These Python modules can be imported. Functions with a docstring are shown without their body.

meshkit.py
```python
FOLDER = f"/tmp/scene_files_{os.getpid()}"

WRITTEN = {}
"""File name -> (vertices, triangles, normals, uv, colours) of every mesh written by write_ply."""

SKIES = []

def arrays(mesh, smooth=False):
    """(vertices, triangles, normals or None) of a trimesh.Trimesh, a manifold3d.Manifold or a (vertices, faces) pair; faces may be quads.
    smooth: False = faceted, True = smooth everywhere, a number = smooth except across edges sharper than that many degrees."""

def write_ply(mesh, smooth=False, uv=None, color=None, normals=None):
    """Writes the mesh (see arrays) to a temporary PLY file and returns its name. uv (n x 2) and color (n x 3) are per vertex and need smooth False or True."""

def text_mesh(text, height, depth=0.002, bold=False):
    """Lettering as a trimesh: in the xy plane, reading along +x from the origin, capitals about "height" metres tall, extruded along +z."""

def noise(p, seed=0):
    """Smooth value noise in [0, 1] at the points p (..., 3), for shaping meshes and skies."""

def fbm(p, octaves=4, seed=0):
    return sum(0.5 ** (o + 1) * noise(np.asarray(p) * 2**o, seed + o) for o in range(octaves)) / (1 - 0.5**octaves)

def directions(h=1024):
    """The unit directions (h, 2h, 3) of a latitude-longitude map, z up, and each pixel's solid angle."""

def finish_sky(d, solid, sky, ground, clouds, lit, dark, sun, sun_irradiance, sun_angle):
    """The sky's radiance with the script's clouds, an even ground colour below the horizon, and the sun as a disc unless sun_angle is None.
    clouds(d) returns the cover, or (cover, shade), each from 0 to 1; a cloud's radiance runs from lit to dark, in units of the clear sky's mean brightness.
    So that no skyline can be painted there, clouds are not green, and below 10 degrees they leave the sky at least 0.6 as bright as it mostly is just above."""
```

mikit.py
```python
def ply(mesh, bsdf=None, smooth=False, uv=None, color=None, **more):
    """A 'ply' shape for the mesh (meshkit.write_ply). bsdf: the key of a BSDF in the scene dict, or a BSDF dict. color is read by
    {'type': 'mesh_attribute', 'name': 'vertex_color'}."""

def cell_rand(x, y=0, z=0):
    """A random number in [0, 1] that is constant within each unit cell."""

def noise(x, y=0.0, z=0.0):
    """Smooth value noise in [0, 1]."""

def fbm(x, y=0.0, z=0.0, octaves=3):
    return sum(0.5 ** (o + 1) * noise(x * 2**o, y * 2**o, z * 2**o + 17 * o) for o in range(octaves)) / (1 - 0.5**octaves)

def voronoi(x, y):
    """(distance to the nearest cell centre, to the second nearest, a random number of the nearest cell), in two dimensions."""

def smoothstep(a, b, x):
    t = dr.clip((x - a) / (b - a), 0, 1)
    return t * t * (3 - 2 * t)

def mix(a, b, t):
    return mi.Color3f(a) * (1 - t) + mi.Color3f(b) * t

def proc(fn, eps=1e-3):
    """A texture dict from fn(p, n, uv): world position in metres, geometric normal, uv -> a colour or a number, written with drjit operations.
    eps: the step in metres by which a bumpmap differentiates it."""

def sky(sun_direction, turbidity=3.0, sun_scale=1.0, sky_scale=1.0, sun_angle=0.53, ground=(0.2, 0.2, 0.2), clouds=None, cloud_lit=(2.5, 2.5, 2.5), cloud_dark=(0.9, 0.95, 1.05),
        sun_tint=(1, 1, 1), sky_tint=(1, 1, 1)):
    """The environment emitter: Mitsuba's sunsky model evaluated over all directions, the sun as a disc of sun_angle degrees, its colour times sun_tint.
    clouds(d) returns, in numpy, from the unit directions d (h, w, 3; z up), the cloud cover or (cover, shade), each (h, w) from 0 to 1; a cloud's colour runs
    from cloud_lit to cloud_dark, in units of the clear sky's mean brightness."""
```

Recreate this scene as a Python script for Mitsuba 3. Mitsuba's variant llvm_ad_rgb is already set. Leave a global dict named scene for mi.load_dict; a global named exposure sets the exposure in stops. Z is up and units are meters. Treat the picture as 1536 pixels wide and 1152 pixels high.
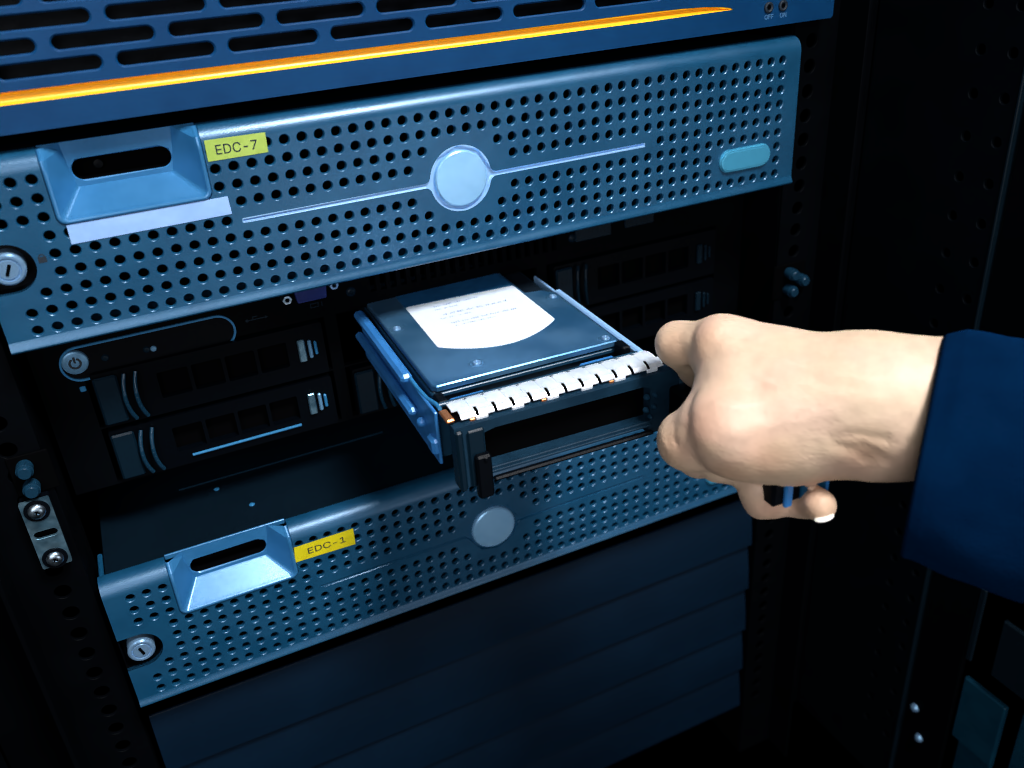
import math
import numpy as np
import trimesh
import drjit as dr
import mitsuba as mi
import manifold3d as m3
from shapely.geometry import Polygon, Point, box as sbox
from shapely.ops import unary_union
import meshkit
import mikit
from mikit import proc, noise, fbm, smoothstep, mix

T = mi.ScalarTransform4f
scene, labels = {'type': 'scene'}, {}

# ------------------------------------------------------------------ camera, lamps, exposure
EYE = np.array([-0.1624, -0.4319, 0.0782])
FWD = np.array([0.3479, 0.8112, -0.4700])
UPV = np.array([0.2531, 0.4015, 0.8802])
scene['camera'] = {
    'type': 'thinlens', 'fov': 2 * math.degrees(math.atan(768 / 1345.34)), 'fov_axis': 'x',
    'aperture_radius': 0.0022, 'focus_distance': 0.46, 'near_clip': 0.02, 'far_clip': 20.0,
    'to_world': T().look_at(origin=EYE.tolist(), target=(EYE + FWD).tolist(), up=UPV.tolist()),
    'film': {'type': 'hdrfilm', 'width': 1024, 'height': 768, 'rfilter': {'type': 'gaussian'}},
    'sampler': {'type': 'independent', 'sample_count': 64}}


def lamp(pos, target, w, h, rad):
    return {'type': 'rectangle', 'to_world': T().look_at(origin=pos, target=target, up=[0.01, 0.02, 1]) @ T().scale([w / 2, h / 2, 1]),
            'emitter': {'type': 'area', 'radiance': {'type': 'rgb', 'value': rad}}}


# overhead softbox before the rack, plus two added fill lamps out of view
KEY, AIM = np.array([0.20, -0.74, 1.06]), np.array([-0.09, -0.03, -0.14])
scene['softbox__diffuser'] = lamp(KEY.tolist(), AIM.tolist(), 0.34, 0.34, [86.0, 87.0, 89.0])
# an added black box, out of view, that makes its beam fall off
_d = (AIM - KEY) / np.linalg.norm(AIM - KEY)
_r = np.cross(_d, [0.01, 0.02, 1]); _r /= np.linalg.norm(_r)
_u = np.cross(_r, _d)
_c = [KEY + sx * 0.172 * _r + sz * 0.172 * _u + t * _d for t in (-0.004, 0.64) for sx, sz in ((-1, -1), (1, -1), (1, 1), (-1, 1))]
_hood = trimesh.Trimesh(_c, [q for i in range(4) for q in ((i, (i + 1) % 4, 4 + (i + 1) % 4), (i, 4 + (i + 1) % 4, 4 + i))] + [(0, 2, 1), (0, 3, 2)], process=False)
scene['softbox__added_hood'] = mikit.ply(_hood, {'type': 'twosided', 'b': {'type': 'diffuse', 'reflectance': {'type': 'rgb', 'value': 0.01}}})
scene['softbox_001'] = lamp([-0.65, -1.25, 0.40], [0.05, -0.05, -0.15], 0.9, 0.8, [4.2, 4.3, 4.5])  # added fill that lifts the shade on the hand, no known source
scene['softbox_002'] = lamp([0.42, -1.35, -0.45], [0.0, 0.0, -0.1], 0.7, 0.5, [1.6, 1.65, 1.75])  # added fill that puts a sheen on the bezel centre, unseen
labels['softbox'] = {'label': 'large white softbox above and in front of the rack, unseen, with an added shroud', 'category': 'lamp'}
labels['softbox_001'] = {'label': 'added wide fill softbox at left behind the camera, out of the picture', 'category': 'lamp'}
labels['softbox_002'] = {'label': 'added dim low fill softbox at right before the rack, out of the picture', 'category': 'lamp'}
exposure = 0.0


# ------------------------------------------------------------------ materials
def pr(base, rough=0.4, metal=0.0, spec=0.5, **k):
    b = base if isinstance(base, dict) else {'type': 'rgb', 'value': list(base)}
    return {'type': 'twosided', 'b': {'type': 'principled', 'base_color': b, 'roughness': rough, 'metallic': metal, 'specular': spec, **k}}


def bumped(d, fn, scale, eps=1e-4):
    inner = d['b']
    return {'type': 'twosided', 'b': {'type': 'bumpmap', 'arbitrary': proc(fn, eps), 'scale': scale, 'bsdf': inner}}


def fine(p, n, uv):
    return noise(p.x * 2500, p.y * 2500, p.z * 2500)


def tone(a, b, s):
    return proc(lambda p, n, uv: mix(a, b, smoothstep(0.3, 0.7, fbm(p.x * s, p.y * s, p.z * s))))


def rough_tex(lo, hi, s):
    return proc(lambda p, n, uv: lo + (hi - lo) * smoothstep(0.25, 0.75, fbm(p.x * s, p.y * s, p.z * s)))


M = {}
M['bezel'] = bumped(pr(tone((0.004, 0.070, 0.156), (0.007, 0.083, 0.178), 60), rough_tex(0.33, 0.41, 35), 0.34, 1.0), fine, 0.00004)
M['bezel_trim'] = pr((0.24, 0.44, 0.70), 0.42, 0.2, 1.0)  # also the right rail; on the groove its paleness paints in light
M['handle_lit'] = pr(tone((0.024, 0.150, 0.335), (0.032, 0.17, 0.37), 60), 0.29, 0.25, 0.75)  # lighter than the bezel, painting in light on the recess slopes
M['badge'] = pr(tone((0.24, 0.50, 0.78), (0.27, 0.54, 0.82), 90), 0.30, 0.3, 0.6)
M['badge_cyan'] = pr((0.06, 0.33, 0.52), 0.32, 0.3, 0.5)
M['top_panel'] = bumped(pr(tone((0.0006, 0.034, 0.108), (0.0012, 0.040, 0.122), 50), 0.45, 0.1, 0.25), fine, 0.00003)
M['orange'] = pr((0.92, 0.42, 0.008), 0.38, 0.0, 0.5)
M['black_plastic'] = pr((0.0008, 0.0016, 0.0030), 0.45, 0.0, 0.08)
M['black_deep'] = pr((0.0004, 0.0005, 0.0008), 0.8, 0.0, 0.03)
M['rack_black'] = pr(tone((0.0003, 0.0007, 0.0014), (0.0005, 0.0011, 0.0020), 40), 0.6, 0.0, 0.04)
M['rack_side'] = pr(tone((0.0004, 0.0014, 0.0028), (0.0007, 0.0020, 0.0036), 40), 0.6, 0.0, 0.05)
M['hinge_plate'] = pr(tone((0.0012, 0.026, 0.050), (0.002, 0.034, 0.062), 60), 0.5, 0.0, 0.2)
M['rack_edge'] = pr((0.0018, 0.0070, 0.0120), 0.45, 0.0, 0.2)
M['blank'] = bumped(pr(tone((0.0004, 0.0068, 0.0180), (0.0006, 0.0083, 0.0215), 25), 0.5, 0.0, 0.15), fine, 0.00003)
M['server_top'] = pr(tone((0.0008, 0.0050, 0.0100), (0.0012, 0.0062, 0.0122), 30), 0.5, 0.0, 0.15)
M['carrier'] = pr((0.0004, 0.0012, 0.0025), 0.45, 0.0, 0.06)
M['carrier_grey'] = pr((0.0018, 0.0095, 0.0180), 0.40, 0.0, 0.15)
M['ring_blue'] = pr((0.025, 0.18, 0.38), 0.4, 0.2, 0.5)
M['rib_dark'] = pr((0.006, 0.035, 0.068), 0.3, 0.2, 0.5)
M['button'] = pr((0.13, 0.30, 0.48), 0.38, 0.4, 0.5)
M['print_dark'] = pr((0.004, 0.012, 0.022), 0.6)
M['print_pale'] = pr((0.08, 0.22, 0.42), 0.6)
M['chrome'] = pr((0.22, 0.40, 0.62), 0.24, 0.55)
M['steel'] = pr(tone((0.30, 0.42, 0.52), (0.48, 0.60, 0.70), 220), rough_tex(0.22, 0.42, 300), 1.0)
M['bracket'] = pr(tone((0.09, 0.20, 0.28), (0.20, 0.36, 0.46), 140), rough_tex(0.28, 0.5, 200), 0.85)
M['drive_cover'] = pr(tone((0.030, 0.125, 0.255), (0.085, 0.215, 0.37), 34), rough_tex(0.22, 0.36, 60), 0.62)
M['drive_side'] = pr((0.006, 0.012, 0.02), 0.4, 0.3)
M['paper'] = pr((0.64, 0.71, 0.79), 0.6, 0.0, 0.2)
M['paper_blue'] = pr(tone((0.010, 0.080, 0.190), (0.014, 0.10, 0.23), 120), 0.4, 0.0, 0.5)
M['ink'] = pr((0.13, 0.20, 0.42), 0.6)
M['strip_label'] = pr(tone((0.25, 0.42, 0.74), (0.28, 0.46, 0.78), 90), 0.5, 0.0, 0.35)
M['tape_lime'] = pr(tone((0.31, 0.43, 0.070), (0.35, 0.47, 0.09), 160), 0.45)
M['tape_yellow'] = pr(tone((0.54, 0.46, 0.004), (0.60, 0.51, 0.006), 160), 0.45)
M['spring'] = pr(tone((0.78, 0.86, 0.94), (0.88, 0.93, 0.98), 200), rough_tex(0.24, 0.36, 250), 0.42)
M['copper'] = pr((0.55, 0.20, 0.07), 0.34, 0.8)
M['rail_blue'] = pr(tone((0.025, 0.15, 0.40), (0.033, 0.18, 0.46), 90), 0.36, 0.1, 0.6)
M['frame_dark'] = pr(tone((0.005, 0.030, 0.060), (0.008, 0.040, 0.078), 110), 0.36, 0.1, 0.5)
M['frame_matt'] = pr(tone((0.003, 0.018, 0.036), (0.005, 0.024, 0.046), 110), 0.6, 0.0, 0.15)
M['vga_blue'] = pr((0.004, 0.016, 0.14), 0.45)


def skin_col(p, n, uv):
    big = fbm(p.x * 38, p.y * 38, p.z * 38)
    small = fbm(p.x * 260 + 3, p.y * 260, p.z * 260)
    c = mix((0.58, 0.425, 0.290), (0.61, 0.42, 0.305), smoothstep(0.35, 0.65, big))
    red = mi.Float(0)
    for x, y, z, r in BLUSH:
        red = dr.maximum(red, dr.exp(-(dr.square(p.x - x) + dr.square(p.y - y) + dr.square(p.z - z)) / (r * r)))
    c = c * mix((1, 1, 1), (0.98, 0.86, 0.83), red)
    return c * (0.93 + 0.14 * small)


def skin_bump(p, n, uv):
    a = noise(p.x * 1500 + p.z * 900, p.y * 420, p.z * 420)
    b = noise(p.x * 420, p.y * 1400 - p.z * 900, p.z * 420)
    return 0.5 * fbm(p.x * 1000, p.y * 1000, p.z * 1000) + 0.35 * (a + b) + 0.5 * noise(p.x * 240, p.y * 240, p.z * 240)


M['skin'] = bumped(pr(proc(skin_col), 0.50, 0.0, 0.35, sheen=0.15), skin_bump, 0.00026)
M['nail'] = pr((0.78, 0.52, 0.45), 0.28, 0.0, 0.5)
M['nail_edge'] = pr((0.85, 0.80, 0.72), 0.35, 0.0, 0.5)


def weave(p, n, uv):
    return noise(p.x * 1800, p.y * 1800, p.z * 500) + noise(p.x * 500, p.y * 1800, p.z * 1800)


M['sleeve'] = bumped(pr(tone((0.0001, 0.0080, 0.0300), (0.0002, 0.0100, 0.036), 70), 0.95, 0.0, 0.02), weave, 0.00012)
M['stitch'] = pr((0.002, 0.016, 0.06), 0.8)
for k, v in M.items():
    scene['mat_' + k] = v


# ------------------------------------------------------------------ helpers
def add(key, mesh, mat, smooth=35, parent=None, label=None, category=None, group=None, kind=None):
    name = key if parent is None else parent + '__' + key
    base, i = name, 0
    while name in scene:
        i += 1
        name = f'{base}_{i:03d}'
    scene[name] = mikit.ply(mesh, 'mat_' + mat, smooth)
    info = {k: v for k, v in dict(label=label, category=category, group=group, kind=kind).items() if v}
    if info:
        labels[name] = info
    return name


def thing(key, label, category, group=None):
    base, i, name = key, 0, key
    while name in labels:
        i += 1
        name = f'{base}_{i:03d}'
    labels[name] = {'label': label, 'category': category}
    if group:
        labels[name]['group'] = group
    return name


def cat(*ms):
    ms = [m for m in ms if m is not None]
    return trimesh.util.concatenate(ms) if len(ms) > 1 else ms[0]


def mv(m, x=0, y=0, z=0):
    m = m.copy()
    m.apply_translation([x, y, z])
    return m


def cbox(x0, x1, y0, y1, z0, z1, c=0.0006):
    """a box with chamfered edges"""
    x0, x1 = sorted((x0, x1)); y0, y1 = sorted((y0, y1)); z0, z1 = sorted((z0, z1))
    c = min(c, 0.45 * (x1 - x0), 0.45 * (y1 - y0), 0.45 * (z1 - z0))
    pts = []
    for sx, xx in ((1, x0), (-1, x1)):
        for sy, yy in ((1, y0), (-1, y1)):
            for sz, zz in ((1, z0), (-1, z1)):
                pts += [(xx + sx * c, yy + sy * c, zz), (xx + sx * c, yy, zz + sz * c), (xx, yy + sy * c, zz + sz * c)]
    return trimesh.convex.convex_hull(np.array(pts))


def lathe(profile, seg=32):
    """profile (r, h) revolved; axis +z"""
    return trimesh.creation.revolve(np.array(profile, float), sections=seg)


def face_front(m):
    """turn a shape whose axis is +z so the axis points to -y (out of the rack)"""
    m = m.copy()
    v = m.vertices.copy()
    m.vertices = np.stack([v[:, 0], -v[:, 2], v[:, 1]], 1)
    return m


def tri2(poly):
    v, f = trimesh.creation.triangulate_polygon(poly, engine='earcut')
    v, f = np.asarray(v), np.asarray(f)
    a, b, c = v[f[:, 0]], v[f[:, 1]], v[f[:, 2]]
    cr = (b[:, 0] - a[:, 0]) * (c[:, 1] - a[:, 1]) - (b[:, 1] - a[:, 1]) * (c[:, 0] - a[:, 0])
    f = np.where((cr < 0)[:, None], f[:, [0, 2, 1]], f)
    return v, f[np.abs(cr) > 1e-14]


def polys(g):
    return [p for p in getattr(g, 'geoms', [g]) if p.geom_type == 'Polygon' and p.area > 1e-10]


def sheet(poly, yfun):
    """(x, z) polygon as a sheet facing -y; yfun(x, z array) gives y"""
    out = []
    for p in polys(poly):
        v, f = tri2(p)
        y = yfun(v) if callable(yfun) else np.full(len(v), yfun)
        out.append(trimesh.Trimesh(np.stack([v[:, 0], y, v[:, 1]], 1), f, process=False))
    return cat(*out)


def bevel(outer, inner, y_outer, y_inner):
    """a sloping ring between two nested outlines"""
    b = outer.boundary

    def yf(v):
        d = np.array([b.distance(Point(q)) for q in v])
        return np.where(d < 1e-7, y_outer, y_inner)
    return sheet(outer.difference(inner), yf)


def wall(ring, y0, y1):
    c = np.asarray(ring.coords)[:-1]
    n = len(c)
    v = np.vstack([np.c_[c[:, 0], np.full(n, y0), c[:, 1]], np.c_[c[:, 0], np.full(n, y1), c[:, 1]]])
    i = np.arange(n); j = (i + 1) % n
    return trimesh.Trimesh(v, np.vstack([np.c_[i, j, n + j], np.c_[i, n + j, n + i]]), process=False)


def stadium(cx, cz, hl, r, n=20):
    a = np.linspace(-np.pi / 2, np.pi / 2, n // 2 + 1)
    p = np.vstack([np.c_[cx + hl + r * np.cos(a), cz + r * np.sin(a)], np.c_[cx - hl - r * np.cos(a), cz - r * np.sin(a)]])
    if hl == 0:
        a = np.linspace(0, 2 * np.pi, n, endpoint=False)
        p = np.c_[cx + r * np.cos(a), cz + r * np.sin(a)]
    return p


def punched(poly, holes, y, t, ch):
    """sheet metal facing -y with bevelled round or oblong holes [(cx, cz, hl, r)]"""
    big = [stadium(a, b, h, r + ch) for a, b, h, r in holes]
    cut = Polygon(poly.exterior.coords, list(map(lambda q: q.coords, poly.interiors)) + [g.tolist() for g in big])
    parts = [sheet(cut, y), wall(poly.exterior, y, y + t)] + [wall(q, y, y + t) for q in poly.interiors]
    V, F, o = [], [], 0
    for (a, b, h, r), g in zip(holes, big):
        g2 = stadium(a, b, h, r)
        n = len(g); i = np.arange(n); j = (i + 1) % n
        for A, B, ya, yb in ((g, g2, y, y + ch), (g2, g2, y + ch, y + t)):
            V += [np.c_[A[:, 0], np.full(n, ya), A[:, 1]], np.c_[B[:, 0], np.full(n, yb), B[:, 1]]]
            F += [np.c_[i, n + j, j] + o, np.c_[i, n + i, n + j] + o]
            o += 2 * n
    if V:
        parts.append(trimesh.Trimesh(np.vstack(V), np.vstack(F), process=False))
    return cat(*parts)


def extrude_x(profile, x0, x1):
    """closed (y, z) outline extruded along x"""
    m = trimesh.creation.extrude_polygon(Polygon(profile), x1 - x0, engine='earcut')
    v = m.vertices.copy()
    m.vertices = np.stack([v[:, 2] + x0, v[:, 0], v[:, 1]], 1)
    return m


def arc(cx, cy, r, a0, a1, n=10):
    a = np.radians(np.linspace(a0, a1, n))
    return [(cx + r * math.cos(t), cy + r * math.sin(t)) for t in a]


def lettering(text, h, x, y, z, depth=0.0002, bold=False, wide=1.0):
    """lettering on a face that looks to -y, its lower left corner at x, z"""
    m = meshkit.text_mesh(text, h, depth, bold)
    v = m.vertices.copy()
    m.vertices = np.stack([x + v[:, 0] * wide, y - v[:, 2], z + v[:, 1]], 1)
    return m


def tube(points, r, seg=10):
    P = np.asarray(points, float)
    out = []
    for a, b in zip(P[:-1], P[1:]):
        out.append(trimesh.creation.cylinder(r, segment=[a, b], sections=seg))
    for a in P[1:-1]:
        out.append(mv(trimesh.creation.icosphere(2, r), *a))
    return cat(*out)


def screw(x, y, z, r=0.0028, h=0.0016):
    """pan-head cross screw looking to -y"""
    head = face_front(lathe([(0, h * 0.55), (r * 0.3, h * 0.55), (r * 0.34, h), (r * 0.6, h * 0.95), (r * 0.9, h * 0.65), (r, h * 0.2), (r, 0)], 20))
    return mv(head, x, y, z)


# ------------------------------------------------------------------ the rack cabinet
rack = thing('server_rack', 'black steel cabinet holding the stacked servers, with a perforated side post at right', 'server rack')
for s in (-1, 1):
    holes = [(s * 0.2400 + s * 0.0, 0.35 - 0.0148 * k, 0, 0.0042) for k in range(62)]
    fl = punched(sbox(min(s * 0.2265, s * 0.262), -0.62, max(s * 0.2265, s * 0.262), 0.42), holes, 0.0115, 0.002, 0.0003)
    add('mounting_post', cat(fl, cbox(s * 0.2265, s * 0.2285, 0.0135, 0.06, -0.62, 0.42, 0.0004), cbox(s * 0.2595, s * 0.262, -0.012, 0.0135, -0.62, 0.42, 0.0004)), 'rack_black', 30, rack)


def side_sheet(x, s):
    """the inner face of the side post, with its double row of round holes"""
    holes = [(yy, -0.0108 + 0.0242 * k, 0, 0.0030) for k in range(-22, 15) for yy in (-0.0580, -0.0788)]
    m = punched(sbox(-0.0868, -0.60, 0.02, 0.40), holes, 0.0, 0.002, 0.0005)
    v = m.vertices.copy()
    m.vertices = np.stack([x + s * v[:, 1], v[:, 0], v[:, 2]], 1)
    if s > 0:
        m.invert()
    return m


for s in (-1, 1):
    x = 0.300 * s
    add('side_post', side_sheet(x, s), 'rack_side', 30, rack)
    add('post_edge', cbox(x - s * 0.0006, x + s * 0.024, -0.0888, -0.0869, -0.60, 0.40, 0.0005), 'rack_edge', 30, rack)
    add('side_wall', cbox(x + s * 0.010, x + s * 0.014, 0.0, 0.75, -0.60, 0.40), 'rack_black', False, rack)
    add('filler_panel', cbox(s * 0.264, s * 0.299, 0.020, 0.023, -0.60, 0.40), 'rack_black', False, rack)
add('rear_panel', cbox(-0.31, 0.31, 0.75, 0.755, -0.60, 0.40), 'black_deep', False, rack)
# hinge hardware of the cabinet door at the right
add('door_edge', cbox(0.302, 0.306, -0.128, -0.091, -0.60, 0.40, 0.0008), 'rack_black', 30, rack)
add('hinge_plate', cat(cbox(0.303, 0.3075, -0.165, -0.131, -0.492, -0.432, 0.001), cbox(0.3085, 0.3125, -0.162, -0.134, -0.60, -0.492, 0.001)), 'hinge_plate', 30, rack)
add('hinge_plate', cbox(0.304, 0.309, -0.215, -0.176, -0.60, -0.425, 0.001), 'hinge_plate', 30, rack)
add('hinge_plate', cbox(0.3005, 0.3040, -0.190, -0.150, -0.412, -0.362, 0.001), 'rack_edge', 30, rack)
add('door_edge', cbox(0.3015, 0.3040, -0.1335, -0.1290, -0.415, -0.350, 0.0006), 'rack_edge', 30, rack)
for yy, zz in ((-0.0990, -0.4940), (-0.1075, -0.5190)):
    v = lathe([(0, 0.0032), (0.0012, 0.0032), (0.0024, 0.0026), (0.0034, 0.0012), (0.0036, 0)], 18)
    v.vertices = np.stack([0.3015 - v.vertices[:, 2], yy + v.vertices[:, 0], zz + v.vertices[:, 1]], 1)
    add('bolt', v, 'chrome', 50, rack)

# ------------------------------------------------------------------ top server with oblong slots
ts = thing('slotted_server', 'dark blue server at the top with rows of oblong vent slots and an orange stripe', 'server')
holes = []
for row in range(9):
    z = 0.0318 + 0.00905 * row
    off = 0.0 if row % 2 == 0 else 0.02315
    for k in range(-6, 6):
        c = -0.1264 + off + 0.0463 * (k + 2)
        if -0.235 < c - 0.02 and c + 0.02 < 0.172:
            holes.append((c, z, 0.0173, 0.0028))
stripe = Polygon([(-0.2435, 0.0196)] + [(-0.2435, 0.0248), (0.02, 0.0237), (0.12, 0.0236)] + [(0.120 + 0.052 * math.sin(a), 0.0236 - 0.0042 * (1 - math.cos(a))) for a in np.radians([20, 40, 60, 75, 90])] +
                 [(0.158, 0.01935), (0.12, 0.0190), (0.02, 0.01895)])
face = sbox(-0.2437, 0.0080, 0.2437, 0.0995)
face = face.buffer(-0.002).buffer(0.002)
face = Polygon(face.exterior.coords, [stripe.exterior.coords])
holes = [h for h in holes if h[1] < 0.094]
add('faceplate', punched(face, holes, 0.0, 0.0025, 0.0007), 'top_panel', 30, ts)
mid = stripe.buffer(-0.0009)
inn = stripe.buffer(-0.0017)
add('accent_stripe', cat(bevel(stripe, mid, 0.0004, 0.0018), bevel(mid, inn, 0.0018, 0.0023), sheet(inn, 0.0023)), 'orange', 40, ts, label='concave orange stripe below the vent slots')
add('chassis', cat(cbox(-0.2225, 0.2225, 0.0125, 0.45, 0.0085, 0.0990), cbox(-0.2437, 0.2437, 0.0027, 0.0110, 0.0082, 0.0110, 0.0003)), 'black_plastic', 30, ts)
for x in (0.1960, 0.2060):
    add('socket', mv(face_front(lathe([(0.0014, 0.0), (0.0014, 0.0008), (0.0022, 0.0012), (0.0029, 0.0009), (0.0030, 0)], 20)), x, -0.0001, 0.0182), 'print_dark', 40, ts)
    add('socket_pin', mv(face_front(lathe([(0, 0.0003), (0.0013, 0.0003), (0.0013, 0)], 16)), x, -0.0001, 0.0182), 'black_deep', 40, ts)
add('lettering', cat(lettering('OFF', 0.0024, 0.1935, -0.0001, 0.0120, 0.0001), lettering('ON', 0.0024, 0.2042, -0.0001, 0.0120, 0.0001)), 'print_pale', False, ts)


# ------------------------------------------------------------------ servers with a perforated bezel
FR = 0.008


def yfil(z):
    """how far the rolled top edge falls back at height z (bezel top = 0)"""
    t = np.clip((z + FR) / FR, 0, 1)
    return FR - np.sqrt(np.maximum(FR * FR - (t * FR) ** 2, 0))


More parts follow.
